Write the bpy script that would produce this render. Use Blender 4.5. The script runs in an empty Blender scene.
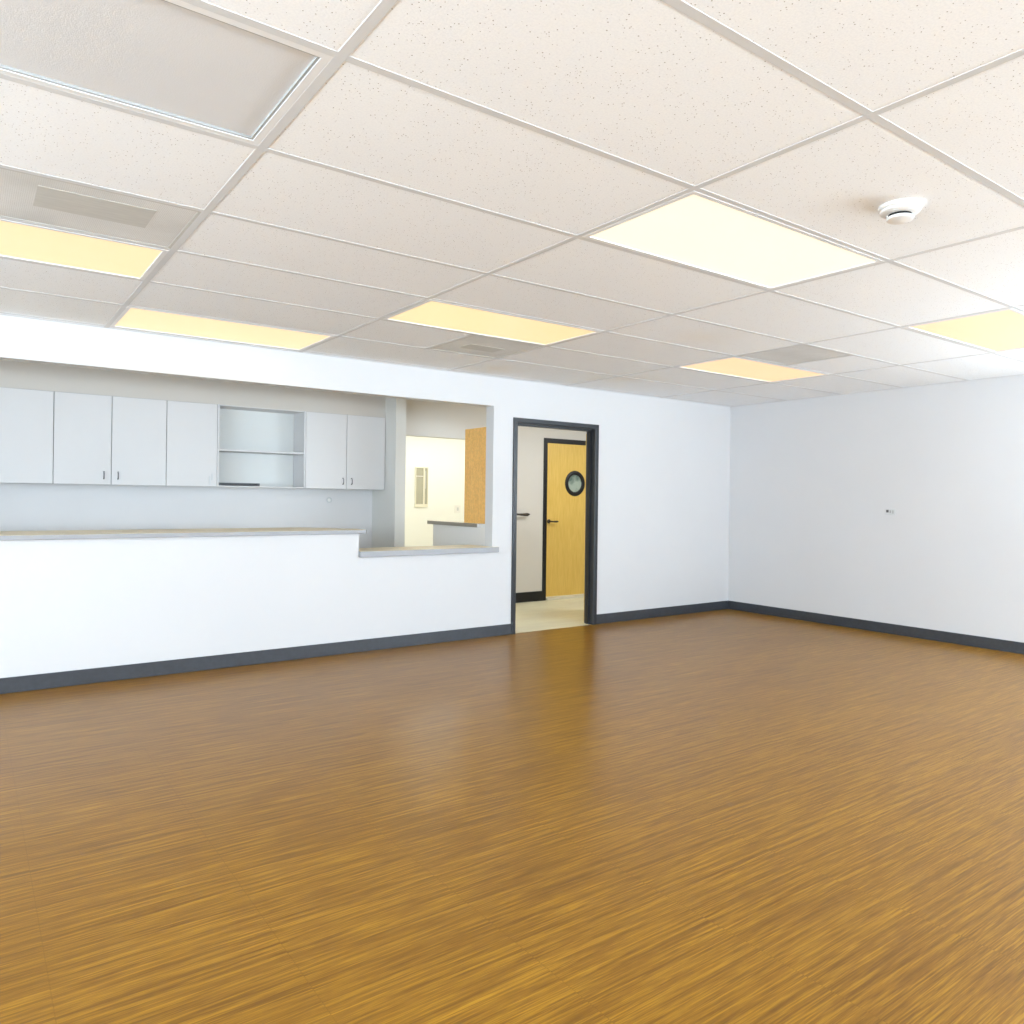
import bpy, bmesh, math, random
from mathutils import Matrix, Vector
random.seed(4)
scene = bpy.context.scene
COL = scene.collection
PI = math.pi

# ------------------------------------------------------------------ helpers
def new_bm():
    return bmesh.new()

def add_box(bm, x0, x1, y0, y1, z0, z1, bevel=0.0, seg=2):
    r = bmesh.ops.create_cube(bm, size=1.0)
    vs = r['verts']
    for v in vs:
        v.co = Vector(((x0 + x1) / 2 + v.co.x * (x1 - x0), (y0 + y1) / 2 + v.co.y * (y1 - y0), (z0 + z1) / 2 + v.co.z * (z1 - z0)))
    if bevel > 0:
        es = list({e for v in vs for e in v.link_edges})
        bmesh.ops.bevel(bm, geom=es, offset=bevel, segments=seg, affect='EDGES', profile=0.5)
    return bm

def add_prism(bm, pts, z0, z1, bevel=0.0):
    """polygon in XY extruded from z0 to z1"""
    lo = [bm.verts.new((x, y, z0)) for x, y in pts]
    hi = [bm.verts.new((x, y, z1)) for x, y in pts]
    n = len(pts)
    fs = [bm.faces.new(lo[::-1]), bm.faces.new(hi)]
    for i in range(n):
        fs.append(bm.faces.new((lo[i], lo[(i + 1) % n], hi[(i + 1) % n], hi[i])))
    if bevel > 0:
        es = list({e for f in fs for e in f.edges})
        bmesh.ops.bevel(bm, geom=es, offset=bevel, segments=2, affect='EDGES', profile=0.5)
    return bm

def add_lathe(bm, prof, seg=48, mat=None):
    """revolve (r, z) profile round Z, then transform by mat"""
    rings = []
    for r, z in prof:
        if r < 1e-6:
            rings.append([bm.verts.new((0, 0, z))])
        else:
            rings.append([bm.verts.new((r * math.cos(2 * PI * k / seg), r * math.sin(2 * PI * k / seg), z)) for k in range(seg)])
    for a, b in zip(rings, rings[1:]):
        for k in range(seg):
            k2 = (k + 1) % seg
            if len(a) == 1 and len(b) == 1:
                continue
            if len(a) == 1:
                bm.faces.new((a[0], b[k], b[k2]))
            elif len(b) == 1:
                bm.faces.new((a[k], a[k2], b[0]))
            else:
                bm.faces.new((a[k], a[k2], b[k2], b[k]))
    if mat is not None:
        vs = [v for r in rings for v in r]
        bmesh.ops.transform(bm, matrix=mat, verts=vs)
    return bm

def add_tube(bm, path, radii, seg=12):
    pts = [Vector(p) for p in path]
    if not isinstance(radii, (list, tuple)):
        radii = [radii] * len(pts)
    rings = []
    for i, p in enumerate(pts):
        t = (pts[min(i + 1, len(pts) - 1)] - pts[max(i - 1, 0)]).normalized()
        up = Vector((0, 0, 1)) if abs(t.z) < 0.9 else Vector((0, 1, 0))
        u = t.cross(up).normalized()
        w = t.cross(u).normalized()
        rings.append([bm.verts.new(p + radii[i] * (u * math.cos(2 * PI * k / seg) + w * math.sin(2 * PI * k / seg))) for k in range(seg)])
    for a, b in zip(rings, rings[1:]):
        for k in range(seg):
            bm.faces.new((a[k], a[(k + 1) % seg], b[(k + 1) % seg], b[k]))
    bm.faces.new(rings[0][::-1])
    bm.faces.new(rings[-1])
    return bm

def cell_slab(bm, us, vs, solid, w0, w1, axis):
    """slab with openings: cells of a u/v grid, thickness w0..w1 along `axis` ('y': u=x v=z, 'x': u=y v=z, 'z': u=x v=y)"""
    cache = {}
    def P(u, v, w):
        key = (round(u, 5), round(v, 5), round(w, 5))
        if key not in cache:
            co = {'y': (u, w, v), 'x': (w, u, v), 'z': (u, v, w)}[axis]
            cache[key] = bm.verts.new(co)
        return cache[key]
    nu, nv = len(us) - 1, len(vs) - 1
    S = lambda i, j: 0 <= i < nu and 0 <= j < nv and solid((us[i] + us[i + 1]) / 2, (vs[j] + vs[j + 1]) / 2)
    for i in range(nu):
        for j in range(nv):
            if not S(i, j):
                continue
            a, b, c, d = (us[i], vs[j]), (us[i + 1], vs[j]), (us[i + 1], vs[j + 1]), (us[i], vs[j + 1])
            bm.faces.new([P(*p, w0) for p in (a, b, c, d)])
            bm.faces.new([P(*p, w1) for p in (d, c, b, a)])
            for (di, dj, p, q) in ((0, -1, a, b), (1, 0, b, c), (0, 1, c, d), (-1, 0, d, a)):
                if not S(i + di, j + dj):
                    bm.faces.new([P(*q, w0), P(*p, w0), P(*p, w1), P(*q, w1)])
    return bm

def obj(name, bm, mat, parent=None, smooth=False):
    bmesh.ops.recalc_face_normals(bm, faces=bm.faces)
    me = bpy.data.meshes.new(name)
    loc = Vector((0, 0, 0))
    if parent is None and len(bm.verts):
        xs = [v.co for v in bm.verts]
        lo = Vector((min(c.x for c in xs), min(c.y for c in xs), min(c.z for c in xs)))
        hi = Vector((max(c.x for c in xs), max(c.y for c in xs), max(c.z for c in xs)))
        loc = Vector(((lo.x + hi.x) / 2, (lo.y + hi.y) / 2, lo.z))
    elif parent is not None:
        loc = parent_world(parent)
    for v in bm.verts:
        v.co -= loc
    bm.to_mesh(me)
    bm.free()
    if smooth:
        for p in me.polygons:
            p.use_smooth = True
        try:
            me.set_sharp_from_angle(angle=math.radians(35))
        except Exception:
            pass
    me.materials.append(mat)
    o = bpy.data.objects.new(name, me)
    COL.objects.link(o)
    if parent is None:
        o.location = loc
    else:
        o.parent = parent
    return o

def parent_world(p):
    v = Vector((0, 0, 0))
    while p is not None:
        v += p.location
        p = p.parent
    return v

def thing(name, label, cat, loc, group=None):
    o = bpy.data.objects.new(name, None)
    COL.objects.link(o)
    o.empty_display_size = 0.1
    o.location = loc
    o['label'] = label
    o['category'] = cat
    if group:
        o['group'] = group
    return o

def tag(o, label, cat, group=None):
    o['label'] = label
    o['category'] = cat
    if group:
        o['group'] = group
    return o

def struct(name, bm, mat, label=None, parent=None):
    o = obj(name, bm, mat, parent)
    if parent is None:
        o['kind'] = 'structure'
        if label:
            o['label'] = label
            o['category'] = name.split('_')[0]
    return o

# ------------------------------------------------------------------ materials
def base_mat(name, color, rough=0.6, spec=0.5, metal=0.0):
    m = bpy.data.materials.new(name)
    m.use_nodes = True
    nt = m.node_tree
    p = nt.nodes['Principled BSDF']
    p.inputs['Base Color'].default_value = (*color, 1)
    p.inputs['Roughness'].default_value = rough
    p.inputs['Specular IOR Level'].default_value = spec
    p.inputs['Metallic'].default_value = metal
    return m, nt, p

def varied(name, color, amount=0.02, scale=3.0, rough=0.6, spec=0.5, metal=0.0, bump=0.0, bscale=200, stretch=(1, 1, 1)):
    """colour with a gentle procedural variation and optional fine bump"""
    m, nt, p = base_mat(name, color, rough, spec, metal)
    g = nt.nodes.new('ShaderNodeNewGeometry')
    mp = nt.nodes.new('ShaderNodeMapping')
    mp.inputs['Scale'].default_value = stretch
    nt.links.new(g.outputs['Position'], mp.inputs['Vector'])
    n = nt.nodes.new('ShaderNodeTexNoise')
    n.inputs['Scale'].default_value = scale
    n.inputs['Detail'].default_value = 4
    nt.links.new(mp.outputs['Vector'], n.inputs['Vector'])
    r = nt.nodes.new('ShaderNodeValToRGB')
    r.color_ramp.elements[0].position = 0.3
    r.color_ramp.elements[1].position = 0.7
    r.color_ramp.elements[0].color = (*[max(0, c * (1 - amount)) for c in color], 1)
    r.color_ramp.elements[1].color = (*[min(1, c * (1 + amount)) for c in color], 1)
    nt.links.new(n.outputs['Fac'], r.inputs['Fac'])
    nt.links.new(r.outputs['Color'], p.inputs['Base Color'])
    if bump:
        n2 = nt.nodes.new('ShaderNodeTexNoise')
        n2.inputs['Scale'].default_value = bscale
        nt.links.new(g.outputs['Position'], n2.inputs['Vector'])
        b = nt.nodes.new('ShaderNodeBump')
        b.inputs['Strength'].default_value = bump
        b.inputs['Distance'].default_value = 0.002
        nt.links.new(n2.outputs['Fac'], b.inputs['Height'])
        nt.links.new(b.outputs['Normal'], p.inputs['Normal'])
    return m

def emitter(name, color, strength):
    m = bpy.data.materials.new(name)
    m.use_nodes = True
    nt = m.node_tree
    p = nt.nodes['Principled BSDF']
    p.inputs['Base Color'].default_value = (0.30, 0.30, 0.28, 1)
    p.inputs['Roughness'].default_value = 0.4
    g = nt.nodes.new('ShaderNodeNewGeometry')
    n = nt.nodes.new('ShaderNodeTexNoise')
    n.inputs['Scale'].default_value = 1.6
    nt.links.new(g.outputs['Position'], n.inputs['Vector'])
    mr = nt.nodes.new('ShaderNodeMapRange')
    mr.inputs['To Min'].default_value = strength * 0.94
    mr.inputs['To Max'].default_value = strength * 1.06
    nt.links.new(n.outputs['Fac'], mr.inputs['Value'])
    p.inputs['Emission Color'].default_value = (*color, 1)
    nt.links.new(mr.outputs['Result'], p.inputs['Emission Strength'])
    return m

M_wall = varied('wall_paint', (0.658, 0.662, 0.672), 0.012, 1.5, 0.55, 0.35, bump=0.05, bscale=150)
M_wall_far = varied('hallway_wall_paint', (0.68, 0.66, 0.63), 0.012, 1.5, 0.6, 0.3)
M_kitchen = varied('kitchen_paint', (0.715, 0.71, 0.72), 0.01, 1.5, 0.6, 0.3)
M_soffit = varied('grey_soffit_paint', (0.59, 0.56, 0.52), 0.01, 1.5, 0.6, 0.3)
M_part = varied('grey_partition_paint', (0.82, 0.80, 0.77), 0.01, 1.5, 0.6, 0.3)
M_partition = varied('partition_paint', (0.70, 0.70, 0.675), 0.01, 1.5, 0.6, 0.3)
M_yellow = varied('warm_room_paint', (0.86, 0.87, 0.84), 0.01, 1.5, 0.7, 0.2)
M_base = varied('vinyl_baseboard', (0.040, 0.045, 0.054), 0.12, 30, 0.38, 0.5)
M_frame = varied('dark_frame_paint', (0.022, 0.025, 0.030), 0.08, 12, 0.35, 0.5)
M_black = varied('black_frame_paint', (0.012, 0.012, 0.014), 0.08, 12, 0.4, 0.4)
M_lam = varied('cabinet_laminate', (0.655, 0.65, 0.655), 0.01, 2.0, 0.42, 0.4)
M_lam_in = varied('cabinet_interior', (0.70, 0.72, 0.71), 0.01, 2.0, 0.5, 0.3)
M_gap = varied('shadow_grey_carcass', (0.40, 0.41, 0.41), 0.02, 2.0, 0.6, 0.2)  # plain grey for carcasses, the lens lip and small sockets
M_chrome = varied('brushed_handle_metal', (0.16, 0.16, 0.17), 0.05, 60, 0.3, 0.5, 0.8)
M_bronze = varied('bronze_lever_metal', (0.06, 0.05, 0.038), 0.1, 60, 0.35, 0.5, 0.7)
M_tee = varied('tee_white_enamel', (0.66, 0.67, 0.68), 0.01, 4, 0.4, 0.4)
M_white = varied('white_plastic', (0.82, 0.81, 0.79), 0.01, 8, 0.35, 0.5)
M_dark = varied('dark_slot', (0.02, 0.02, 0.02), 0.1, 20, 0.6, 0.2)
M_plate = varied('plate_plastic', (0.60, 0.62, 0.63), 0.02, 30, 0.35, 0.5)
M_ctr_top = varied('counter_beige_laminate', (0.62, 0.54, 0.40), 0.06, 25, 0.4, 0.4)
M_ctr_edge = varied('counter_grey_edge', (0.46, 0.475, 0.50), 0.03, 25, 0.35, 0.4)
M_frosted = varied('unlit_lens', (0.70, 0.71, 0.725), 0.02, 3, 0.35, 0.4, bump=0.3, bscale=260)
M_sock = varied('socket_grey', (0.10, 0.10, 0.105), 0.05, 30, 0.4, 0.4)
M_paper = varied('fixture_white_metal', (0.78, 0.785, 0.79), 0.01, 3, 0.35, 0.5)
M_light_block = varied('roof_slab', (0.3, 0.3, 0.3), 0.02, 3, 0.8, 0.2)

def two_tone_counter(name, edge, top0, top1):
    """laminate: beige on the upward face, grey on the edges (colour by the face's own direction)"""
    m, nt, p = base_mat(name, top0, 0.38, 0.45)
    g = nt.nodes.new('ShaderNodeNewGeometry')
    s = nt.nodes.new('ShaderNodeSeparateXYZ')
    nt.links.new(g.outputs['True Normal'], s.inputs[0])
    gt = nt.nodes.new('ShaderNodeMath'); gt.operation = 'GREATER_THAN'; gt.inputs[1].default_value = 0.8
    nt.links.new(s.outputs['Z'], gt.inputs[0])
    n = nt.nodes.new('ShaderNodeTexNoise'); n.inputs['Scale'].default_value = 40
    nt.links.new(g.outputs['Position'], n.inputs['Vector'])
    r = nt.nodes.new('ShaderNodeValToRGB')
    r.color_ramp.elements[0].color = (*top0, 1)
    r.color_ramp.elements[1].color = (*top1, 1)
    nt.links.new(n.outputs['Fac'], r.inputs['Fac'])
    mx = nt.nodes.new('ShaderNodeMix'); mx.data_type = 'RGBA'
    mx.inputs['A'].default_value = (*edge, 1)
    nt.links.new(gt.outputs[0], mx.inputs['Factor'])
    nt.links.new(r.outputs['Color'], mx.inputs['B'])
    nt.links.new(mx.outputs['Result'], p.inputs['Base Color'])
    return m
M_counter = two_tone_counter('counter_laminate', (0.34, 0.35, 0.37), (0.80, 0.70, 0.47), (0.86, 0.76, 0.54))
M_side = two_tone_counter('side_counter_laminate', (0.30, 0.27, 0.22), (0.78, 0.72, 0.60), (0.84, 0.79, 0.68))  # dark edge tone paints the shade on the slab's long side

def wood(name, c0, c1, axis='z', rough=0.4, scale=6.0, speckle=False):
    m, nt, p = base_mat(name, c0, rough, 0.45)
    g = nt.nodes.new('ShaderNodeNewGeometry')
    mp = nt.nodes.new('ShaderNodeMapping')
    mp.inputs['Scale'].default_value = (14, 14, 1.0) if axis == 'z' else (1.0, 14, 14)
    nt.links.new(g.outputs['Position'], mp.inputs['Vector'])
    n = nt.nodes.new('ShaderNodeTexNoise')
    n.inputs['Scale'].default_value = scale
    n.inputs['Detail'].default_value = 6
    nt.links.new(mp.outputs['Vector'], n.inputs['Vector'])
    r = nt.nodes.new('ShaderNodeValToRGB')
    r.color_ramp.elements[0].position = 0.3
    r.color_ramp.elements[1].position = 0.72
    r.color_ramp.elements[0].color = (*c0, 1)
    r.color_ramp.elements[1].color = (*c1, 1)
    nt.links.new(n.outputs['Fac'], r.inputs['Fac'])
    out = r.outputs['Color']
    if speckle:
        v = nt.nodes.new('ShaderNodeTexNoise'); v.inputs['Scale'].default_value = 55; v.inputs['Detail'].default_value = 2
        nt.links.new(g.outputs['Position'], v.inputs['Vector'])
        r2 = nt.nodes.new('ShaderNodeValToRGB')
        r2.color_ramp.elements[0].position = 0.38; r2.color_ramp.elements[1].position = 0.62
        r2.color_ramp.elements[0].color = (0.91, 0.91, 0.91, 1); r2.color_ramp.elements[1].color = (1.05, 1.05, 1.04, 1)
        nt.links.new(v.outputs['Fac'], r2.inputs['Fac'])
        mx = nt.nodes.new('ShaderNodeMix'); mx.data_type = 'RGBA'; mx.blend_type = 'MULTIPLY'; mx.inputs['Factor'].default_value = 1
        nt.links.new(out, mx.inputs['A']); nt.links.new(r2.outputs['Color'], mx.inputs['B'])
        out = mx.outputs['Result']
    nt.links.new(out, p.inputs['Base Color'])
    return m
M_door_wood = wood('maple_door_veneer', (0.70, 0.46, 0.10), (0.80, 0.55, 0.15))
M_panel_wood = wood('speckled_maple_board', (0.82, 0.44, 0.11), (0.93, 0.56, 0.17), speckle=True)

def tile_mat():
    """mineral fibre ceiling tile: off-white, pin holes and fissures, a few faint water stains"""
    m, nt, p = base_mat('ceiling_tile', (0.78, 0.765, 0.74), 0.85, 0.15)
    g = nt.nodes.new('ShaderNodeNewGeometry')
    v = nt.nodes.new('ShaderNodeTexVoronoi')
    v.inputs['Scale'].default_value = 105
    nt.links.new(g.outputs['Position'], v.inputs['Vector'])
    sepc = nt.nodes.new('ShaderNodeSeparateColor')
    nt.links.new(v.outputs['Color'], sepc.inputs[0])
    thr = nt.nodes.new('ShaderNodeMapRange')
    thr.inputs['From Min'].default_value = 0.35; thr.inputs['From Max'].default_value = 1.0
    thr.inputs['To Min'].default_value = 0.0; thr.inputs['To Max'].default_value = 0.23
    nt.links.new(sepc.outputs[0], thr.inputs['Value'])
    lt = nt.nodes.new('ShaderNodeMath'); lt.operation = 'LESS_THAN'
    nt.links.new(v.outputs['Distance'], lt.inputs[0]); nt.links.new(thr.outputs['Result'], lt.inputs[1])
    n = nt.nodes.new('ShaderNodeTexNoise'); n.inputs['Scale'].default_value = 160; n.inputs['Detail'].default_value = 2
    nt.links.new(g.outputs['Position'], n.inputs['Vector'])
    r = nt.nodes.new('ShaderNodeValToRGB')
    r.color_ramp.elements[0].position = 0.35; r.color_ramp.elements[1].position = 0.6
    r.color_ramp.elements[0].color = (0.868, 0.895, 0.928, 1); r.color_ramp.elements[1].color = (0.92, 0.945, 0.97, 1)
    nt.links.new(n.outputs['Fac'], r.inputs['Fac'])
    mx = nt.nodes.new('ShaderNodeMix'); mx.data_type = 'RGBA'
    mx.inputs['B'].default_value = (0.40, 0.385, 0.37, 1)
    nt.links.new(lt.outputs[0], mx.inputs['Factor']); nt.links.new(r.outputs['Color'], mx.inputs['A'])
    last = mx.outputs['Result']
    for (sx, sy, rad, amt) in ((2.95, 3.75, 0.30, 0.35), (4.2, 3.35, 0.34, 0.3), (2.75, -1.0, 0.55, 0.22), (3.35, 1.72, 0.35, 0.2)):  # the patch nearest the camera paints a brownish orange glow
        d = nt.nodes.new('ShaderNodeVectorMath'); d.operation = 'DISTANCE'
        d.inputs[1].default_value = (sx, sy, 2.438)
        nt.links.new(g.outputs['Position'], d.inputs[0])
        n2 = nt.nodes.new('ShaderNodeTexNoise'); n2.inputs['Scale'].default_value = 4
        nt.links.new(g.outputs['Position'], n2.inputs['Vector'])
        ad = nt.nodes.new('ShaderNodeMath'); ad.operation = 'MULTIPLY_ADD'
        ad.inputs[1].default_value = 0.35; nt.links.new(n2.outputs['Fac'], ad.inputs[0]); nt.links.new(d.outputs['Value'], ad.inputs[2])
        mr = nt.nodes.new('ShaderNodeMapRange')
        mr.inputs['From Min'].default_value = 0.15; mr.inputs['From Max'].default_value = rad + 0.2
        mr.inputs['To Min'].default_value = amt; mr.inputs['To Max'].default_value = 0.0
        nt.links.new(ad.outputs[0], mr.inputs['Value'])
        m2 = nt.nodes.new('ShaderNodeMix'); m2.data_type = 'RGBA'; m2.blend_type = 'MULTIPLY'
        m2.inputs['B'].default_value = (0.93, 0.80, 0.62, 1)
        nt.links.new(mr.outputs['Result'], m2.inputs['Factor']); nt.links.new(last, m2.inputs['A'])
        last = m2.outputs['Result']
    nt.links.new(last, p.inputs['Base Color'])
    b = nt.nodes.new('ShaderNodeBump'); b.inputs['Strength'].default_value = 0.25; b.inputs['Distance'].default_value = 0.002
    nt.links.new(n.outputs['Fac'], b.inputs['Height']); nt.links.new(b.outputs['Normal'], p.inputs['Normal'])
    return m
M_tile = tile_mat()

def vent_mat():
    """dusty perforated grey metal panel with a darker dust-marked patch"""
    m, nt, p = base_mat('dusty_vent_metal', (0.5, 0.49, 0.46), 0.5, 0.4)
    g = nt.nodes.new('ShaderNodeNewGeometry')
    n = nt.nodes.new('ShaderNodeTexNoise'); n.inputs['Scale'].default_value = 2.5; n.inputs['Detail'].default_value = 5
    nt.links.new(g.outputs['Position'], n.inputs['Vector'])
    r = nt.nodes.new('ShaderNodeValToRGB')
    r.color_ramp.elements[0].position = 0.3; r.color_ramp.elements[1].position = 0.7
    r.color_ramp.elements[0].color = (0.62, 0.62, 0.60, 1); r.color_ramp.elements[1].color = (0.78, 0.79, 0.79, 1)
    nt.links.new(n.outputs['Fac'], r.inputs['Fac'])
    v = nt.nodes.new('ShaderNodeTexVoronoi'); v.inputs['Scale'].default_value = 150; v.inputs['Randomness'].default_value = 0
    nt.links.new(g.outputs['Position'], v.inputs['Vector'])
    lt = nt.nodes.new('ShaderNodeMath'); lt.operation = 'LESS_THAN'; lt.inputs[1].default_value = 0.25
    nt.links.new(v.outputs['Distance'], lt.inputs[0])
    mx = nt.nodes.new('ShaderNodeMix'); mx.data_type = 'RGBA'; mx.inputs['B'].default_value = (0.50, 0.50, 0.48, 1)
    nt.links.new(lt.outputs[0], mx.inputs['Factor']); nt.links.new(r.outputs['Color'], mx.inputs['A'])
    nt.links.new(mx.outputs['Result'], p.inputs['Base Color'])
    return m
M_vent = vent_mat()
M_vent_patch = varied('vent_dark_patch', (0.55, 0.545, 0.51), 0.06, 6, 0.5, 0.4, stretch=(2, 12, 1))

def floor_mat(name, dark, mid, light, rough, seams, coat=0.0):
    m, nt, p = base_mat(name, mid, rough, 0.24)
    L = nt.links.new
    g = nt.nodes.new('ShaderNodeNewGeometry')
    sep = nt.nodes.new('ShaderNodeSeparateXYZ'); L(g.outputs['Position'], sep.inputs[0])
    def math_(op, a, b=None, c=None):
        n = nt.nodes.new('ShaderNodeMath'); n.operation = op
        for k, v in enumerate((a, b, c)):
            if v is None: continue
            if isinstance(v, (int, float)): n.inputs[k].default_value = v
            else: L(v, n.inputs[k])
        return n.outputs[0]
    u = math_('DIVIDE', math_('ADD', sep.outputs['X'], 0.575), 0.555)
    idx = math_('FLOOR', u)
    fr = math_('FRACT', u)
    off = math_('MULTIPLY', idx, 0.004)
    comb = nt.nodes.new('ShaderNodeCombineXYZ')
    L(sep.outputs['X'], comb.inputs['X']); L(math_('ADD', sep.outputs['Y'], off), comb.inputs['Y'])
    def noise(sx, sy, detail, rough_=0.55, dist=0.0):
        mp = nt.nodes.new('ShaderNodeMapping'); mp.inputs['Scale'].default_value = (sx, sy, 1)
        L(comb.outputs[0], mp.inputs['Vector'])
        n = nt.nodes.new('ShaderNodeTexNoise'); n.inputs['Scale'].default_value = 1.0
        n.inputs['Detail'].default_value = detail; n.inputs['Roughness'].default_value = rough_
        n.inputs['Distortion'].default_value = dist
        L(mp.outputs[0], n.inputs['Vector'])
        return n.outputs['Fac']
    a = noise(1.8, 60, 5, 0.72, 0.35)
    b = noise(7.0, 240, 3, 0.65)
    c = noise(0.6, 2.2, 3)
    s = math_('ADD', math_('MULTIPLY', a, 0.62), math_('MULTIPLY', b, 0.38))
    r = nt.nodes.new('ShaderNodeValToRGB')
    e = r.color_ramp.elements
    e[0].position = 0.405; e[0].color = (*dark, 1)
    e[1].position = 0.605; e[1].color = (*light, 1)
    k = e.new(0.50); k.color = (*mid, 1)
    L(s, r.inputs['Fac'])
    r2 = nt.nodes.new('ShaderNodeValToRGB')
    r2.color_ramp.elements[0].position = 0.35; r2.color_ramp.elements[0].color = (0.94, 0.93, 0.92, 1)
    r2.color_ramp.elements[1].position = 0.65; r2.color_ramp.elements[1].color = (1.05, 1.06, 1.04, 1)
    L(c, r2.inputs['Fac'])
    mx = nt.nodes.new('ShaderNodeMix'); mx.data_type = 'RGBA'; mx.blend_type = 'MULTIPLY'; mx.inputs['Factor'].default_value = 1
    L(r.outputs['Color'], mx.inputs['A']); L(r2.outputs['Color'], mx.inputs['B'])
    out = mx.outputs['Result']
    if seams:
        sm = math_('LESS_THAN', fr, 0.005)
        m3 = nt.nodes.new('ShaderNodeMix'); m3.data_type = 'RGBA'
        m3.inputs['B'].default_value = (*[x * 0.9 for x in dark], 1)
        L(math_('MULTIPLY', sm, 0.30), m3.inputs['Factor']); L(out, m3.inputs['A'])
        out = m3.outputs['Result']
    L(out, p.inputs['Base Color'])
    bp = nt.nodes.new('ShaderNodeBump'); bp.inputs['Strength'].default_value = 0.22; bp.inputs['Distance'].default_value = 0.002
    L(s, bp.inputs['Height']); L(bp.outputs['Normal'], p.inputs['Normal'])
    p.inputs['Coat Weight'].default_value = coat
    p.inputs['Coat Roughness'].default_value = 0.22
    return m
M_floor = floor_mat('wood_grain_vinyl', (0.158, 0.070, 0.0085), (0.238, 0.110, 0.0110), (0.380, 0.192, 0.0160), 0.30, True, 0.0)
M_hall_floor = floor_mat('pale_hall_vinyl', (0.72, 0.68, 0.50), (0.78, 0.74, 0.56), (0.85, 0.81, 0.63), 0.45, False)

# ------------------------------------------------------------------ dimensions
H = 2.438
YB = 4.122       # face of back wall
YB2 = 4.25       # its far face
XR = 6.609       # face of right wall
XL = -4.6
YF = -6.4
YH = 5.895       # hall wall face
YK = 6.13        # kitchen wall face
YC = 5.82        # cabinet fronts

# ------------------------------------------------------------------ setting
bm = new_bm(); add_box(bm, XL - .15, XR + .15, YF - .15, 4.136, -0.12, 0.0)
struct('floor', bm, M_floor, 'glossy brown and yellow wood grain floor of the empty room')
bm = new_bm(); add_box(bm, -3.0, 8.2, 4.136, 8.9, -0.12, 0.0)
struct('floor_hallway', bm, M_hall_floor, 'pale beige floor of the hallway beyond the dark framed doorway')

# back wall with serving opening and doorway
def back_solid(x, z):
    if -2.6 < x < 1.868 and .988 < z < 2.165: return False
    if 1.868 < x < 3.198 and 0.792 < z < 2.165: return False
    if 3.45 < x < 4.475 and z < 2.05: return False
    return True
bm = new_bm()
cell_slab(bm, [XL, -2.6, 1.868, 3.198, 3.45, 4.475, XR], [0, 0.792, .988, 2.05, 2.165, 2.62], back_solid, YB, YB2, 'y')
struct('wall_back', bm, M_wall, 'white back wall with serving opening and doorway')
WRT = [(-5.7, -3.6), (-3.1, -1.0)]  # unseen right-wall windows added to light the ceiling
bm = new_bm()
cell_slab(bm, [YF] + [v for w in WRT for v in w] + [YB2], [0, 0.5, 2.3, 2.62],
          lambda y, z: not (0.5 < z < 2.3 and any(a < y < b for a, b in WRT)), XR, XR + .12, 'x')
struct('wall_right', bm, M_wall, 'plain white right wall carrying one small outlet')
# left wall and rear wall (behind the camera) with added windows for daylight
WL = [(-5.6, -3.9), (-3.4, -1.5), (-1.0, 0.9), (1.4, 3.7)]
bm = new_bm()
cell_slab(bm, [YF] + [v for w in WL for v in w] + [YB2], [0, 0.5, 2.3, 2.62],
          lambda y, z: not (0.5 < z < 2.3 and any(a < y < b for a, b in WL)), XL - .12, XL, 'x')
struct('wall_left', bm, M_wall)
WR = [(-3.9, -1.3), (-0.6, 2.0), (2.7, 5.3)]
bm = new_bm()
cell_slab(bm, [XL] + [v for w in WR for v in w] + [XR], [0, 0.5, 2.3, 2.62],
          lambda x, z: not (0.5 < z < 2.3 and any(a < x < b for a, b in WR)), YF - .12, YF, 'y')
struct('wall_rear', bm, M_wall)
wn = 1  # frames of the unseen windows added to supply daylight
for a, b in WL:
    bm = new_bm()
    cell_slab(bm, [a, a + .05, (a + b) / 2 - .025, (a + b) / 2 + .025, b - .05, b], [0.5, 0.55, 2.25, 2.3],
              lambda y, z, a=a, b=b: z < .55 or z > 2.25 or y < a + .05 or y > b - .05 or abs(y - (a + b) / 2) < .025, XL - .09, XL - .03, 'x')
    struct('window_%d' % wn, bm, M_paper); wn += 1
for a, b in WRT:
    bm = new_bm()
    cell_slab(bm, [a, a + .05, (a + b) / 2 - .025, (a + b) / 2 + .025, b - .05, b], [0.5, 0.55, 2.25, 2.3],
              lambda y, z, a=a, b=b: z < .55 or z > 2.25 or y < a + .05 or y > b - .05 or abs(y - (a + b) / 2) < .025, XR + .03, XR + .09, 'x')
    struct('window_%d' % wn, bm, M_paper); wn += 1
for a, b in WR:
    bm = new_bm()
    cell_slab(bm, [a, a + .05, (a + b) / 2 - .025, (a + b) / 2 + .025, b - .05, b], [0.5, 0.55, 2.25, 2.3],
              lambda x, z, a=a, b=b: z < .55 or z > 2.25 or x < a + .05 or x > b - .05 or abs(x - (a + b) / 2) < .025, YF - .09, YF - .03, 'y')
    struct('window_%d' % wn, bm, M_paper); wn += 1

# baseboards
def baseboard(name, x0, x1, y0, y1, label, h=0.102):
    bm = new_bm(); add_box(bm, x0, x1, y0, y1, 0, h, 0.003, 2)
    struct(name, bm, M_base, label)
baseboard('baseboard_back_left', XL, 3.424, YB - .012, YB, 'dark grey vinyl baseboard below the serving counter')
baseboard('baseboard_back_right', 4.502, XR - .012, YB - .012, YB, 'dark grey baseboard between doorway and room corner')
baseboard('baseboard_right', XR - .012, XR, YF, YB, 'dark baseboard along the right wall')

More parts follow.
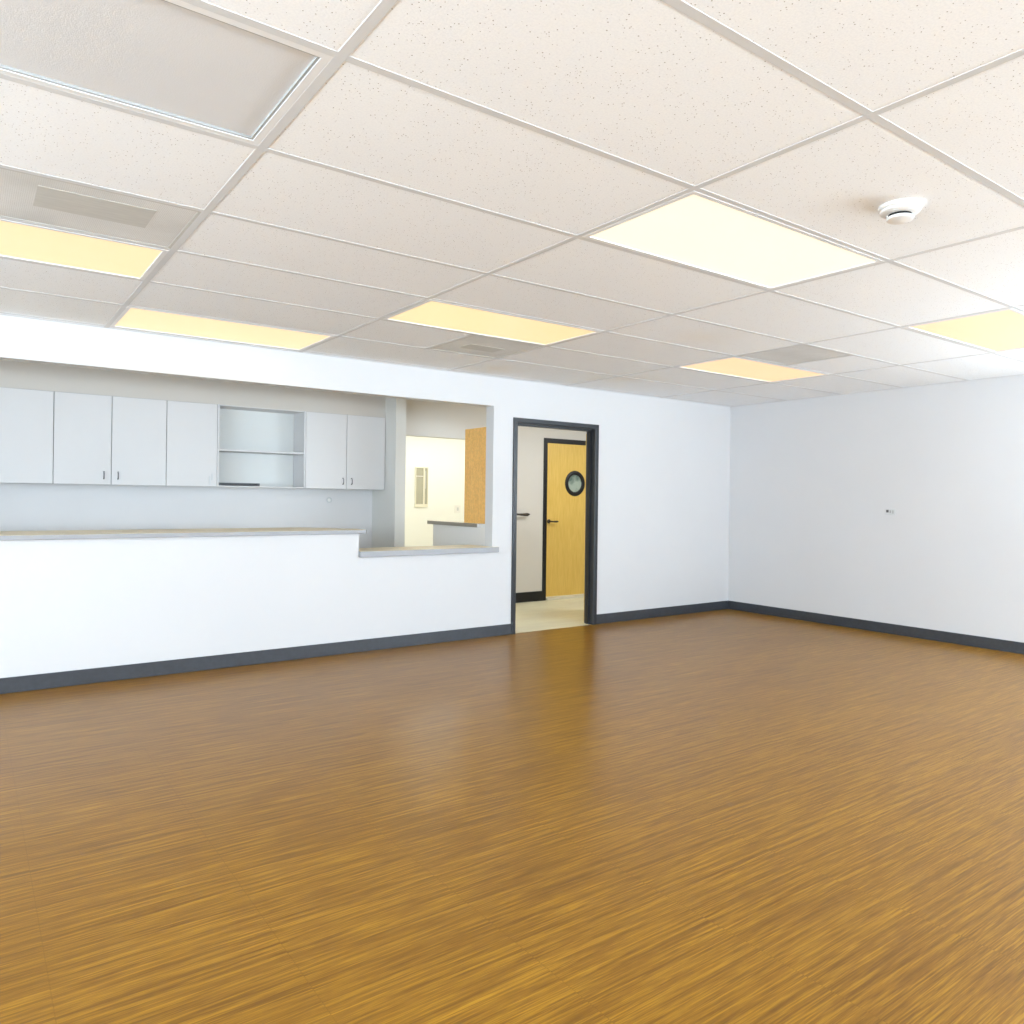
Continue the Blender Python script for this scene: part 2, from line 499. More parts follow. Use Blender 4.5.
# ------------------------------------------------------------------ ceiling
XG = [XL, -4.026, -2.684, -1.342, 0.0, 1.344, 2.689, 4.046, 5.385, XR]
YG = [YF, -6.039, -5.368, -4.697, -4.026, -3.355, -2.684, -2.013, -1.342, -0.679, 0.0, 0.667, 1.376, 1.995, 2.652, 3.325, 4.055, YB]
XH = (XG[5] + XG[6]) / 2 + .03   # left edge of the half-size vents
X_V2, X_V3 = 2.05, 4.70
LIT = [(0.0, 1.344, 3.325, 4.055), (1.344, 2.689, 1.995, 2.652), (1.344, 2.689, 0.0, 0.667),
       (4.046, 5.385, 1.995, 2.652), (4.046, 5.385, 0.0, 0.667), (-1.342, 0.0, 1.995, 2.652)]
UNLIT = (-1.342, 0.0, 0.0, 0.667)
VENTS = [(-1.342, 0.0, 1.376, 1.995), (X_V2, 2.689, 2.652, 3.325), (4.046, X_V3, 1.376, 1.995)]
HOLES = LIT + [UNLIT] + VENTS
bm = new_bm()
cell_slab(bm, sorted(XG + [X_V2, X_V3]), YG,
          lambda x, y: not any(a < x < b and c < y < d for a, b, c, d in HOLES), H, H + .02, 'z')
ceil = struct('ceiling', bm, M_tile, 'white speckled suspended ceiling of large rectangular tiles')
# T-bar grid just under the tiles: one connected lattice
bm = new_bm()
t = 0.0145
def grid_line(x0, x1, y0, y1, dz):
    add_box(bm, x0, x1, y0, y1, H - .0016 - dz * .3, H + .001)
for x in XG[1:-1]:
    grid_line(x - t, x + t, YF, YB, 0.001)
for j, y in enumerate(YG[1:-1]):
    grid_line(XL, XR, y - t, y + t, 0.0)
for (x, c, d) in ((X_V2, 2.652, 3.325), (X_V3, 1.376, 1.995)):
    grid_line(x - t, x + t, c, d, 0.0)
grid_line(XL, XR, YB - .024, YB, .002)
grid_line(XR - .024, XR, YF, YB, .002)
g_ = obj('suspension_grid', bm, M_tee, ceil)
bm = new_bm(); add_box(bm, XL - .15, 8.4, YF - .15, 9.0, 2.62, 2.72)
struct('roof', bm, M_light_block)  # unseen slab added to keep world light from leaking in

def light(rect, label, mat, group='lit ceiling light panels'):
    a, b, c, d = rect
    a += t; b -= t; c += t; d -= t
    cx, cy = (a + b) / 2, (c + d) / 2
    th = thing('ceiling_light', label, 'ceiling light', (cx, cy, H), group)
    bm = new_bm()
    f = .022
    cell_slab(bm, [a, a + f, b - f, b], [c, c + f, d - f, d],
              lambda x, y: x < a + f or x > b - f or y < c + f or y > d - f, H - .003, H + .018, 'z')
    obj('frame', bm, M_paper, th)
    bm = new_bm(); add_box(bm, a + f + .0005, b - f - .0005, c + f + .0005, d - f - .0005, H + .002, H + .008, .001, 1)
    obj('diffuser', bm, mat, th)
    bm = new_bm(); add_box(bm, a + .004, b - .004, c + .004, d - .004, H + .0185, H + .10)
    obj('housing', bm, M_paper, th)
    return th
E_big = emitter('lamp_glow_bright', (1.0, 0.88, 0.64), 1.0)
E_mid = emitter('lamp_glow_yellow', (0.90, 0.64, 0.30), 1.0)
E_far = emitter('lamp_glow_amber', (0.86, 0.56, 0.25), 1.0)
light(LIT[0], 'yellow lit ceiling panel touching the back wall above the counter opening', E_mid)
light(LIT[1], 'yellow lit ceiling panel directly beside the small stained grey vent', E_mid)
light(LIT[2], 'largest and brightest lit ceiling panel, nearest the smoke detector', E_big)
light(LIT[3], 'small amber lit ceiling panel nearest the room corner', E_far)
light(LIT[4], 'pale amber lit ceiling panel cut by the right edge of the photo', E_far)
light(LIT[5], 'yellow lit ceiling panel next to the long grey vent at left', E_mid)

def unlit(rect):
    a, b, c, d = rect
    a += t; b -= t; c += t; d -= t
    th = thing('ceiling_light', 'unlit grey ceiling light panel in a wide white frame, top left', 'ceiling light', ((a + b) / 2, (c + d) / 2, H))
    bm = new_bm(); f = .024
    cell_slab(bm, [a, a + f, b - f, b], [c, c + f, d - f, d],
              lambda x, y: x < a + f or x > b - f or y < c + f or y > d - f, H - .0012, H + .028, 'z')
    obj('frame', bm, M_paper, th)
    bm = new_bm()
    cell_slab(bm, [a + f, a + f + .008, b - f - .008, b - f], [c + f, c + f + .008, d - f - .008, d - f],
              lambda x, y: x < a + f + .008 or x > b - f - .008 or y < c + f + .008 or y > d - f - .008, H + .0018, H + .009, 'z')
    obj('lens_lip', bm, M_gap, th)
    bm = new_bm(); add_box(bm, a + f + .0005, b - f - .0005, c + f + .0005, d - f - .0005, H + .0092, H + .016)
    obj('lens', bm, M_frosted, th)
    bm = new_bm(); add_box(bm, a + .004, b - .004, c + .004, d - .004, H + .0285, H + .12)
    obj('housing', bm, M_paper, th)
unlit(UNLIT)

def vent(rect, label, patch=None, stain=None):
    a, b, c, d = rect
    a += t; b -= t; c += t; d -= t
    th = thing('ceiling_vent', label, 'ceiling vent', ((a + b) / 2, (c + d) / 2, H), 'grey ceiling vent panels')
    bm = new_bm(); add_box(bm, a, b, c, d, H + .001, H + .008, .002, 1)
    obj('panel', bm, M_vent, th)
    bm = new_bm(); f = .012
    cell_slab(bm, [a, a + f, b - f, b], [c, c + f, d - f, d],
              lambda x, y: x < a + f or x > b - f or y < c + f or y > d - f, H - .001, H + .0008, 'z')
    obj('edge_frame', bm, M_vent_patch, th)
    if patch:
        bm = new_bm(); add_box(bm, *patch, H - .0005, H + .0008)
        obj('damper_patch', bm, M_vent_patch, th)  # darker tone; on the long vent it paints a reflection
vent(VENTS[0], 'long dusty grey ceiling vent panel beside the left yellow light', (-0.56, -0.16, 1.50, 1.75))
vent(VENTS[1], 'small brown-stained grey ceiling vent between light panel and back wall', (2.22, 2.52, 2.95, 3.12))
vent(VENTS[2], 'small faint grey ceiling vent near the amber corner light')

# ------------------------------------------------------------------ smoke detector
sd = thing('smoke_detector', 'round white smoke detector with dark slot on a ceiling tile', 'smoke detector', (2.085, -0.375, H))
X0, Y0 = 2.085, -0.375
mt = Matrix.Translation((X0, Y0, H)) @ Matrix.Diagonal((1.16, 1.16, -1.05, 1))
bm = new_bm(); add_lathe(bm, [(0, 0), (.066, 0), (.068, .004), (.068, .010), (.064, .014), (0, .014)], 64, mt)
obj('base', bm, M_white, sd, True)
bm = new_bm(); add_lathe(bm, [(0, .0145), (.060, .0145), (.063, .018), (.062, .024), (.055, .029), (.046, .031), (0, .031)], 64, mt)
obj('cover', bm, M_white, sd, True)
bm = new_bm(); add_lathe(bm, [(0, .0312), (.036, .0312), (.036, .040), (0, .040)], 48, mt)
obj('sensor_slot', bm, M_dark, sd, True)
bm = new_bm(); add_lathe(bm, [(0, .0402), (.040, .0402), (.043, .043), (.041, .050), (.032, .055), (0, .056)], 48, mt)
obj('sensor_cap', bm, M_white, sd, True)
for k in range(10):   # ribs across the sensor slot, grouped away from the side seen as a dark gap
    an = math.radians(-60 + k * 30)
    if k in (7, 8, 9):
        continue
    bm = new_bm()
    add_box(bm, .0365, .0405, -.0045, .0045, -.0401, -.0313)
    bmesh.ops.transform(bm, matrix=Matrix.Translation((X0, Y0, H)) @ Matrix.Diagonal((1.16, 1.16, 1.05, 1)) @ Matrix.Rotation(an, 4, 'Z'), verts=bm.verts)
    obj('rib', bm, M_white, sd)

# ------------------------------------------------------------------ outlet on right wall
wo = thing('wall_outlet', 'small light grey outlet plate with dark sockets on right wall', 'wall outlet', (XR, 2.11, 1.185))
bm = new_bm(); add_box(bm, XR - .006, XR, 2.055, 2.165, 1.182, 1.243, .002)
obj('cover_plate', bm, M_plate, wo)
for yy, w, z0, z1 in ((2.135, .026, 1.206, 1.232), (2.105, .016, 1.200, 1.228), (2.078, .012, 1.196, 1.228)):
    bm = new_bm(); add_box(bm, XR - .0085, XR - .006, yy - w / 2, yy + w / 2, z0, z1, .001)
    obj('socket', bm, M_sock if yy > 2.12 else M_gap, wo)

# ------------------------------------------------------------------ serving counters on the half wall
def slab(name, pts, z0, z1, label):
    bm = new_bm(); add_prism(bm, pts, z0, z1, .004)
    o = obj(name, bm, M_counter)
    tag(o, label, 'countertop')
    return o
slab('serving_counter', [(-2.58, 4.09), (1.915, 4.09), (1.935, 4.11), (1.935, 4.32), (1.62, 4.76), (-2.58, 4.76)], .9885, 1.021,
     'long raised counter slab, beige top and grey edge, below the wall cabinets')
slab('serving_ledge', [(1.872, 4.083), (3.252, 4.083), (3.252, 4.1215), (3.1975, 4.1215), (3.1975, 4.50), (1.872, 4.50)], .7925, .842,
     'short low counter ledge beside the doorway, a step below the long counter')

# ------------------------------------------------------------------ kitchen behind the opening
bm = new_bm(); add_box(bm, -2.95, 2.9, YK, YK + .12, 0, 2.62)
struct('wall_kitchen', bm, M_kitchen, 'pale grey kitchen wall under the wall cabinets')
bm = new_bm(); add_box(bm, -2.95, -2.8, YB2, YK, 0, 2.62)
struct('wall_kitchen_left', bm, M_kitchen)
bm = new_bm(); add_box(bm, 2.9, 3.02, 5.56, YK + .12, 0, 2.62)
struct('wall_partition', bm, M_partition, 'narrow grey partition at the right end of the cabinets')
bm = new_bm(); add_box(bm, -2.8, 2.9, YC + .004, YK, 2.163, 2.62)
struct('soffit', bm, M_soffit, 'grey soffit above the white wall cabinets')
bm = new_bm(); add_box(bm, -2.8, 8.2, YB2, YH, H, H + .02)
struct('ceiling_kitchen', bm, M_kitchen)
bm = new_bm(); add_box(bm, 3.0, 8.2, YH + .11, 8.8, H + .05, H + .07)
struct('ceiling_far_room', bm, M_yellow)

Z0C, Z1C = 1.375, 2.1625
def handle(parent, x):
    bm = new_bm()
    zc = (1.42 + 1.495) / 2
    yf = YC - .0185
    add_tube(bm, [(x, yf + .001, 1.427), (x, yf - .018, 1.427), (x, yf - .024, 1.435), (x, yf - .026, zc), (x, yf - .024, 1.480), (x, yf - .018, 1.488), (x, yf + .001, 1.488)],
             [.0055, .005, .005, .0045, .005, .005, .0055], 10)
    return obj('handle', bm, M_chrome, parent, True)
def cab_box(th, x0, x1):
    bm = new_bm(); add_box(bm, x0 + .001, x1 - .001, YC + .001, YK - .001, Z0C + .002, Z1C)
    obj('carcass', bm, M_gap, th)
def cab_door(th, x0, x1, hx=None):
    bm = new_bm(); add_box(bm, x0 + .0025, x1 - .0025, YC - .018, YC, Z0C, Z1C - .004, .0015, 1)
    d = obj('door', bm, M_lam, th)
    if hx is not None:
        handle(d, hx)
def cabinet(x0, x1, label, doors):
    th = thing('wall_cabinet', label, 'cabinet', ((x0 + x1) / 2, (YC + YK) / 2, Z0C), 'white wall cabinets over the kitchen counter')
    cab_box(th, x0, x1)
    for d in doors:
        cab_door(th, *d)
cabinet(-1.05, -0.165, 'leftmost white wall cabinet, cut by the photo edge, no handle showing', [(-1.05, -.607), (-.607, -.165)])
cabinet(-0.165, 0.714, 'two-door white wall cabinet with two handles, left of the open shelves', [(-.165, .270, .212), (.270, .714, .322)])
th = thing('wall_cabinet', 'narrow single-door white wall cabinet directly left of the open shelves', 'cabinet', (.937, 5.97, Z0C), 'white wall cabinets over the kitchen counter')
cab_box(th, .714, 1.158)
cab_door(th, .714, 1.158)
bm = new_bm(); add_box(bm, 1.085, 1.100, YC - .024, YC - .018, 1.395, 1.475, .002); add_box(bm, 1.108, 1.120, YC - .024, YC - .018, 1.435, 1.50, .002)
add_box(bm, 1.100, 1.108, YC - .023, YC - .018, 1.44, 1.455)
obj('catch', bm, M_plate, th)
# open shelf unit
x0, x1 = 1.158, 2.015
th = thing('shelf_unit', 'open white shelf unit with one shelf between the cabinet doors', 'shelf unit', ((x0 + x1) / 2, 5.97, Z0C))
for (a, b) in ((x0 + .001, x0 + .017), (x1 - .017, x1 - .001)):
    bm = new_bm(); add_box(bm, a, b, YC - .017, YK - .012, Z0C, Z1C, .001, 1)
    obj('side_panel', bm, M_lam, th)
bm = new_bm(); add_box(bm, x0 + .0175, x1 - .0175, YK - .0115, YK - .001, Z0C, Z1C); obj('back_panel', bm, M_lam_in, th)
bm = new_bm(); add_box(bm, x0 + .0175, x1 - .0175, YC - .016, YK - .012, Z0C, Z0C + .012, .001, 1); obj('bottom_panel', bm, M_lam, th)
bm = new_bm(); add_box(bm, x0 + .0175, x1 - .0175, YC, YK - .012, Z1C - .008, Z1C); obj('top_panel', bm, M_lam, th)
bm = new_bm(); add_box(bm, x0 + .0175, x1 - .0175, YC - .012, YK - .012, 1.722, 1.740, .001, 1); obj('shelf', bm, M_lam, th)
gs = thing('louvre_strip', 'dark slotted metal strip lying at the bottom left of the open shelf', 'grille', (1.37, YC, Z0C + .0125))
bm = new_bm()
cell_slab(bm, [1.182, 1.190, 1.552, 1.560], [Z0C + .0125, Z0C + .018, Z0C + .022, Z0C + .027, Z0C + .031, Z0C + .037, Z0C + .040],
          lambda x, z: x < 1.19 or x > 1.552 or z < Z0C + .018 or Z0C + .022 < z < Z0C + .027 or Z0C + .031 < z < Z0C + .037 or z > Z0C + .037, YC - .012, YC + .02, 'y')
obj('louvre_body', bm, M_frame, gs)
bm = new_bm(); add_box(bm, 1.191, 1.551, YC + .0205, YC + .03, Z0C + .0125, Z0C + .04); obj('backing', bm, M_dark, gs)

cabinet(2.015, 2.899, 'two-door white wall cabinet with two handles, right of the open shelves', [(2.015, 2.455, 2.415), (2.455, 2.895, 2.510)])

# faint round outlet on kitchen wall
rp = thing('wall_plate', 'faint round pale plate on the kitchen wall below the cabinets', 'wall plate', (2.397, YK, 1.256))
rm = Matrix.Translation((2.397, YK, 1.256)) @ Matrix.Rotation(PI / 2, 4, 'X')
bm = new_bm(); add_lathe(bm, [(.018, 0), (.032, 0), (.032, .004), (.029, .006), (.020, .006), (.018, .005), (.018, 0)], 32, rm); obj('ring', bm, M_plate, rp, True)
bm = new_bm(); add_lathe(bm, [(0, 0), (.0175, 0), (.0175, .003), (0, .004)], 24, rm); obj('disc', bm, M_white, rp, True)

# ------------------------------------------------------------------ hall wall, opening to warm room, hall door
def hall_solid(x, z):
    if 3.02 < x < 4.32 and z < 1.995: return False
    if 5.16 < x < 6.12 and z < 2.05: return False
    return True
bm = new_bm()
cell_slab(bm, [3.02, 4.32, 5.16, 6.12, 8.2], [0, 1.995, 2.05, 2.62], hall_solid, YH, YH + .11, 'y')
struct('wall_hallway', bm, M_wall_far, 'beige white hallway wall around the wooden door and bright opening')
bm = new_bm(); add_box(bm, 8.08, 8.2, YB2, YH, 0, 2.62)
struct('wall_hallway_end', bm, M_wall_far)
bm = new_bm(); add_box(bm, XR, 8.2, YB, YB2, 0, 2.62)
struct('wall_hallway_near', bm, M_wall_far)
bm = new_bm(); add_box(bm, 3.02, 8.2, 8.5, 8.62, 0, 2.62)
struct('wall_warm_room', bm, M_yellow, 'bright cream wall of the warm lit room seen through the opening')
bm = new_bm(); add_box(bm, 2.9, 3.02, 6.25, 8.62, 0, 2.62)
struct('wall_warm_room_left', bm, M_yellow)
bm = new_bm(); add_box(bm, 6.9, 7.02, YH + .11, 8.5, 0, 2.62)
struct('wall_warm_room_right', bm, M_yellow)
bm = new_bm(); add_box(bm, 4.33, 5.131, YH - .012, YH, 0, .125, .003); struct('baseboard_hallway', bm, M_black, 'black baseboard on the hallway wall left of the wooden door')

# side half wall with its slab and the wood cabinet on it
bm = new_bm(); add_box(bm, 3.275, 3.38, YB2, 5.40, 0, 1.011)
struct('wall_half', bm, M_part, 'grey half wall running away behind the low ledge')
bm = new_bm(); add_prism(bm, [(3.235, 4.45), (3.272, 4.45), (3.272, 4.256), (3.44, 4.256), (3.44, 5.46), (3.235, 5.46)], 1.0115, 1.049, .003)
sc_ = obj('side_counter', bm, M_side)
bm = new_bm(); add_prism(bm, [(3.2335, 4.437), (3.268, 4.437), (3.268, 4.257), (3.2715, 4.257), (3.2715, 4.4495), (3.2335, 4.4495)], 1.0120, 1.0485)
ec_ = obj('end_cap', bm, M_paper, sc_)  # pale strip paints the lit near end of the slab
tag(sc_, 'narrow counter slab on the side half wall under the orange wood cabinet', 'countertop')
wc = thing('wood_cabinet', 'upright orange-brown speckled wood cabinet standing on the side counter', 'cabinet', (3.34, 4.47, 1.0495))
bm = new_bm(); add_box(bm, 3.245, 3.262, 4.262, 4.71, 1.0495, 1.985, .001, 1); obj('side_panel', bm, M_panel_wood, wc)
bm = new_bm(); add_box(bm, 3.2625, 3.422, 4.27, 4.705, 1.0495, 1.98, .001, 1); obj('carcass', bm, M_door_wood, wc)

# main doorway frame: hollow metal profile with stop
def door_frame(name, xa, xb, zt, y_face, depth, face, label, mat, proud=.014, stop=.018):
    """xa..xb = inner clear edges at the front, frame face width outside of them"""
    prof = [(-face, -proud), (-.010, -proud), (-.006, -proud + .004), (0, -proud + .004), (0, depth * .36), (stop, depth * .36), (stop, depth * .70), (0, depth * .70), (0, depth + .002), (-face, depth + .002), (-face, depth + .0005), (-.022, depth + .0005), (-.022, -.0005), (-face, -.0005)]
    bm = new_bm()
    rows = []
    for (a, y) in prof:   # a measured inwards (positive towards the clear opening)
        rows.append([bm.verts.new(c) for c in ((xa + a, y_face + y, 0), (xa + a, y_face + y, zt - a), (xb - a, y_face + y, zt - a), (xb - a, y_face + y, 0))])
    n = len(rows)
    for i in range(n):
        A, B = rows[i], rows[(i + 1) % n]
        for k in range(3):
            bm.faces.new((A[k], A[k + 1], B[k + 1], B[k]))
    bm.faces.new([r[0] for r in rows])
    bm.faces.new([r[3] for r in rows][::-1])
    return struct(name, bm, mat, label)
door_frame('door_1', 3.470, 4.450, 2.026, YB, .128, .048, 'dark grey metal frame of the open doorway in back wall', M_frame)
d1 = bpy.data.objects['door_1']
bm = new_bm()
cell_slab(bm, [3.487, 3.4905, 4.4295, 4.433], [0.005, 2.0055, 2.009], lambda x, z: x < 3.4905 or x > 4.4295 or z > 2.0055, YB + .05, YB + .086, 'y')
obj('door_seal', bm, M_black, d1)
# open slab of that doorway, swung far back into the hall and seen edge-on
def door_slab_open():
    hx, hy = 4.457, 4.268
    dx, dy = 0.700, 0.714
    nx, ny = dy, -dx            # to the right of the slab
    w, tk = 0.93, .042
    return [(hx, hy), (hx + dx * w, hy + dy * w), (hx + dx * w + nx * tk, hy + dy * w + ny * tk), (hx + nx * tk, hy + ny * tk)]
bm = new_bm(); add_prism(bm, door_slab_open(), .012, 1.99, .002)
d3 = struct('door_3', bm, M_door_wood, 'main door leaf swung back, showing only a thin pale edge at the right jamb')

# hallway wooden door
door_frame('door_2', 5.190, 6.095, 2.018, YH, .11, .058, 'hallway wooden door with round window in black frame', M_black, .012, .014)
d2 = bpy.data.objects['door_2']
def door_with_port(x0, x1, z0, z1, y0, y1, cx, cz, r):
    """slab with a round hole"""
    bm = new_bm()
    N = 48
    for y, flip in ((y0, False), (y1, True)):
        pass
    ring = {}
    rect = {}
    for y in (y0, y1):
        ring[y] = [bm.verts.new((cx + r * math.cos(2 * PI * k / N), y, cz + r * math.sin(2 * PI * k / N))) for k in range(N)]
        rv = []
        for k in range(N):
            c, s = math.cos(2 * PI * k / N), math.sin(2 * PI * k / N)
            # project onto a small square round the port
            q = 1 / max(abs(c), abs(s))
            h = r * 1.25
            rv.append(bm.verts.new((cx + h * q * c, y, cz + h * q * s)))
        rect[y] = rv
        for k in range(N):
            bm.faces.new((ring[y][k], ring[y][(k + 1) % N], rv[(k + 1) % N], rv[k]))
        h = r * 1.25
        C = [bm.verts.new((x0, y, z0)), bm.verts.new((x1, y, z0)), bm.verts.new((x1, y, z1)), bm.verts.new((x0, y, z1))]
        # square corners are ring indices N/8 (tr), 3N/8 (tl), 5N/8 (bl), 7N/8 (br)
        tr, tl, bl, br = N // 8, 3 * N // 8, 5 * N // 8, 7 * N // 8
        bm.faces.new([C[3], C[2]] + [rv[k] for k in range(tr, tl + 1)])
        bm.faces.new([C[0], C[3]] + [rv[k] for k in range(tl, bl + 1)])
        bm.faces.new([C[1], C[0]] + [rv[k] for k in range(bl, br + 1)])
        bm.faces.new([C[2], C[1]] + [rv[k % N] for k in range(br, N + tr + 1)])
        if y == y0: CA = C
        else: CB = C
    for k in range(N):
        bm.faces.new((ring[y0][k], ring[y0][(k + 1) % N], ring[y1][(k + 1) % N], ring[y1][k]))
    for k in range(4):
        bm.faces.new((CA[k], CA[(k + 1) % 4], CB[(k + 1) % 4], CB[k]))
    return bm
PX, PZ, PR = 5.650, 1.505, 0.168
ds = obj('door_slab', door_with_port(5.193, 6.091, .045, 2.014, YH - .006, YH + .036, PX, PZ, PR - .03), M_door_wood, d2)
pm = Matrix.Translation((PX, YH - .006, PZ)) @ Matrix.Rotation(PI / 2, 4, 'X')
bm = new_bm(); add_lathe(bm, [(PR - .055, -.02), (PR - .055, .004), (PR - .045, .014), (PR - .02, .016), (PR - .004, .008), (PR, 0.0005), (PR - .031, .0005), (PR - .031, -.02), (PR - .055, -.02)], 64, pm)
obj('porthole_ring', bm, M_black, d2, True)
mg, ntg, pg = base_mat('porthole_glass', (0.33, 0.42, 0.37), 0.12, 0.6)
gg = ntg.nodes.new('ShaderNodeNewGeometry'); ng = ntg.nodes.new('ShaderNodeTexNoise'); ng.inputs['Scale'].default_value = 7; ng.inputs['Detail'].default_value = 3
ntg.links.new(gg.outputs['Position'], ng.inputs['Vector'])
rg = ntg.nodes.new('ShaderNodeValToRGB')  # grey-green blotches paint a reflection into the glass colour
rg.color_ramp.elements[0].position = .42; rg.color_ramp.elements[0].color = (.16, .24, .21, 1)
rg.color_ramp.elements[1].position = .6; rg.color_ramp.elements[1].color = (.46, .55, .49, 1)
ntg.links.new(ng.outputs['Fac'], rg.inputs['Fac']); ntg.links.new(rg.outputs['Color'], pg.inputs['Base Color'])
pg.inputs['Transmission Weight'].default_value = 0.25
bm = new_bm(); add_lathe(bm, [(0, -.012), (PR - .056, -.012), (PR - .056, -.004), (0, -.004)], 48, pm)
obj('porthole_glass', bm, mg, d2)
bm = new_bm(); add_box(bm, 5.195, 6.09, YH - .03, YH + .04, 0, .030, .004)
obj('threshold', bm, varied('pale_threshold', (0.72, 0.68, 0.56), 0.03, 20, 0.5, 0.4), d2)

def lever(parent, x, y, z, length, direction=1, name='lever_handle'):
    m = Matrix.Translation((x, y, z)) @ Matrix.Rotation(PI / 2, 4, 'X')
    bm = new_bm()
    add_lathe(bm, [(0, 0), (.027, 0), (.027, .006), (.022, .010), (.011, .012), (.010, .045), (0, .047)], 24, m)
    add_tube(bm, [(x - .004 * direction, y - .042, z), (x + length * .3 * direction, y - .048, z - .002), (x + length * .7 * direction, y - .050, z - .003), (x + length * direction, y - .044, z - .002)],
             [.010, .009, .0125, .008], 12)
    return obj(name, bm, M_bronze, parent, True)
lever(d2, 5.222, YH - .006, 1.010, .12)
dh = thing('door_lever', 'dark lever handle jutting from behind the left jamb of the doorway', 'door handle', (4.68, YH, 1.100))
m_ = Matrix.Translation((4.68, YH + .001, 1.10)) @ Matrix.Rotation(PI / 2, 4, 'X')
bm = new_bm(); add_lathe(bm, [(0, 0), (.028, 0), (.028, .006), (.022, .012), (.012, .014), (.011, .040), (0, .042)], 24, m_)
obj('rosette', bm, M_bronze, dh, True)
bm = new_bm(); add_tube(bm, [(4.675, YH - .050, 1.106), (4.73, YH - .053, 1.100), (4.80, YH - .055, 1.098), (4.85, YH - .054, 1.100), (4.885, YH - .048, 1.102)], [.012, .011, .017, .019, .010], 12)
obj('lever_arm', bm, M_bronze, dh, True)

# window with narrow side light in the warm room
WX0, WX1, WZ0, WZ1 = 4.670, 4.885, 1.15, 1.755
bm = new_bm()
cell_slab(bm, [WX0, WX0 + .012, WX0 + .135, WX0 + .158, WX1 - .01, WX1], [WZ0, WZ0 + .045, WZ1 - .015, WZ1],
          lambda x, z: x < WX0 + .012 or WX0 + .135 < x < WX0 + .158 or x > WX1 - .01 or z < WZ0 + .045 or z > WZ1 - .015, 8.478, 8.4995, 'y')
w = struct('window_10', bm, varied('cream_window_frame', (0.80, 0.77, 0.64), 0.01, 5, 0.5, 0.3), 'narrow window in the bright cream room beyond the ledge')
bm = new_bm(); add_box(bm, WX0 + .012, WX1 - .01, 8.490, 8.499, WZ0 + .045, WZ1 - .015)
mw, ntw, pw = base_mat('window_pane', (0.42, 0.42, 0.35), 0.15, 0.6)
gw = ntw.nodes.new('ShaderNodeNewGeometry'); nw = ntw.nodes.new('ShaderNodeTexNoise'); nw.inputs['Scale'].default_value = 5
ntw.links.new(gw.outputs['Position'], nw.inputs['Vector'])
rw = ntw.nodes.new('ShaderNodeValToRGB'); rw.color_ramp.elements[0].color = (.40, .40, .33, 1); rw.color_ramp.elements[1].color = (.48, .46, .36, 1)
ntw.links.new(nw.outputs['Fac'], rw.inputs['Fac']); ntw.links.new(rw.outputs['Color'], pw.inputs['Base Color'])
obj('pane', bm, mw, w)
bm = new_bm(); add_box(bm, WX0 + .163, WX0 + .180, 8.482, 8.489, 1.43, 1.70, .002); obj('blind_cord', bm, M_vent_patch, w)
bm = new_bm(); add_box(bm, WX0 + .012, WX0 + .135, 8.484, 8.489, 1.612, 1.622); obj('rail', bm, M_white, w)
sp = thing('switch_plate', 'faint pale switch plate on the cream wall above the side counter', 'wall plate', (5.42, 8.5, 1.06))
bm = new_bm(); add_box(bm, 5.37, 5.47, 8.492, 8.4995, 1.06, 1.18, .002); obj('cover_plate', bm, M_white, sp)
bm = new_bm(); add_box(bm, 5.405, 5.435, 8.488, 8.492, 1.095, 1.145, .001); obj('rocker', bm, M_plate, sp)

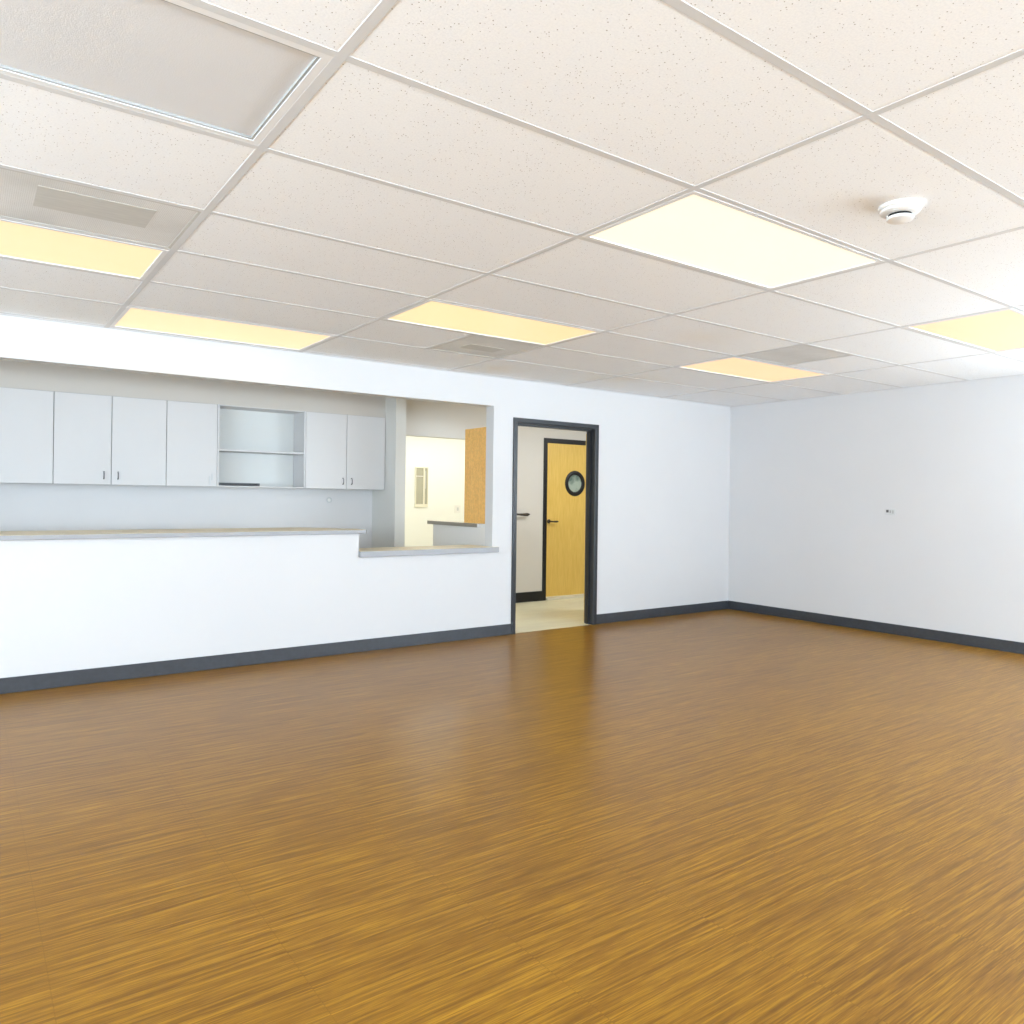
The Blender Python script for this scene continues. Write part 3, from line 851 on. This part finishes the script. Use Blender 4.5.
# ------------------------------------------------------------------ lights
def area(name, loc, rot, sx, sy, power, color, spread=None):
    l = bpy.data.lights.new(name, 'AREA')
    l.shape = 'RECTANGLE'; l.size = sx; l.size_y = sy
    l.energy = power; l.color = color
    if spread: l.spread = spread
    o = bpy.data.objects.new(name, l); COL.objects.link(o)
    o.location = loc; o.rotation_euler = rot
    return o
SKY = (0.85, 1.0, 1.12)
def added_window_light(c, axis_z, w, power, up):
    # added area light for daylight, tilted `up` degrees to brighten the ceiling
    return area('window_daylight', c, (math.radians(90 + up), 0, math.radians(axis_z)), w, 1.7, power, SKY)
for a, b in WR:
    added_window_light(((a + b) / 2, YF - .02, 1.4), 0, b - a - .1, 30, 18)
    added_window_light(((a + b) / 2, YF - .02, 1.4), 0, b - a - .1, 150, 68)
for a, b in WL[:3]:
    added_window_light((XL - .02, (a + b) / 2, 1.4), -72, b - a - .1, 58, 17)
    added_window_light((XL - .02, (a + b) / 2, 1.4), -72, b - a - .1, 165, 68)
a, b = WL[3]
added_window_light((XL - .02, (a + b) / 2, 1.4), -90, b - a - .1, 85, 50)
for (a, b), p, u in zip(WRT, (520, 310), (72, 66)):      # added, strongest, to lift the ceiling
    added_window_light((XR + .02, (a + b) / 2, 1.4), 68, b - a - .1, p, u)
area('hall_lamp', (5.4, 4.50, H - .03), (0, 0, 0), 2.6, .3, 32, (0.95, 1.0, 1.02))  # unseen light added to brighten the hallway
area('warm_room_lamp', (4.9, 7.3, H + .02), (0, 0, 0), 2.0, 1.4, 35, (1.0, 0.99, 0.94))

w = bpy.data.worlds.new('World'); scene.world = w; w.use_nodes = True
w.node_tree.nodes['Background'].inputs['Color'].default_value = (0.80, 0.89, 1.0, 1)
w.node_tree.nodes['Background'].inputs['Strength'].default_value = 1.0

# ------------------------------------------------------------------ camera
cam = bpy.data.cameras.new('camera')
co = bpy.data.objects.new('camera', cam); COL.objects.link(co)
cam.sensor_fit = 'HORIZONTAL'; cam.sensor_width = 36.0
cam.lens = 766.5866 / 1024 * 36.0
cam.shift_x = (512 - 541.2579) / 1024
cam.shift_y = (498.5952 - 512) / 1024
cam.clip_start = 0.05
co.location = (-0.76692, -1.90223, 1.30086)
co.rotation_euler = (Matrix.Rotation(-0.6453, 3, 'Z') @ Matrix.Rotation(PI / 2, 3, 'X') @ Matrix.Rotation(0.0127, 3, 'Z')).to_euler()
scene.camera = co

scene.view_settings.view_transform = 'Standard'
scene.view_settings.look = 'None'
scene.view_settings.gamma = 1.0
scene.view_settings.exposure = 0.0
scene.view_settings.use_curve_mapping = False
scene.cycles.use_denoising = True
scene.cycles.max_bounces = 12
scene.cycles.diffuse_bounces = 8
scene.cycles.sample_clamp_indirect = 8
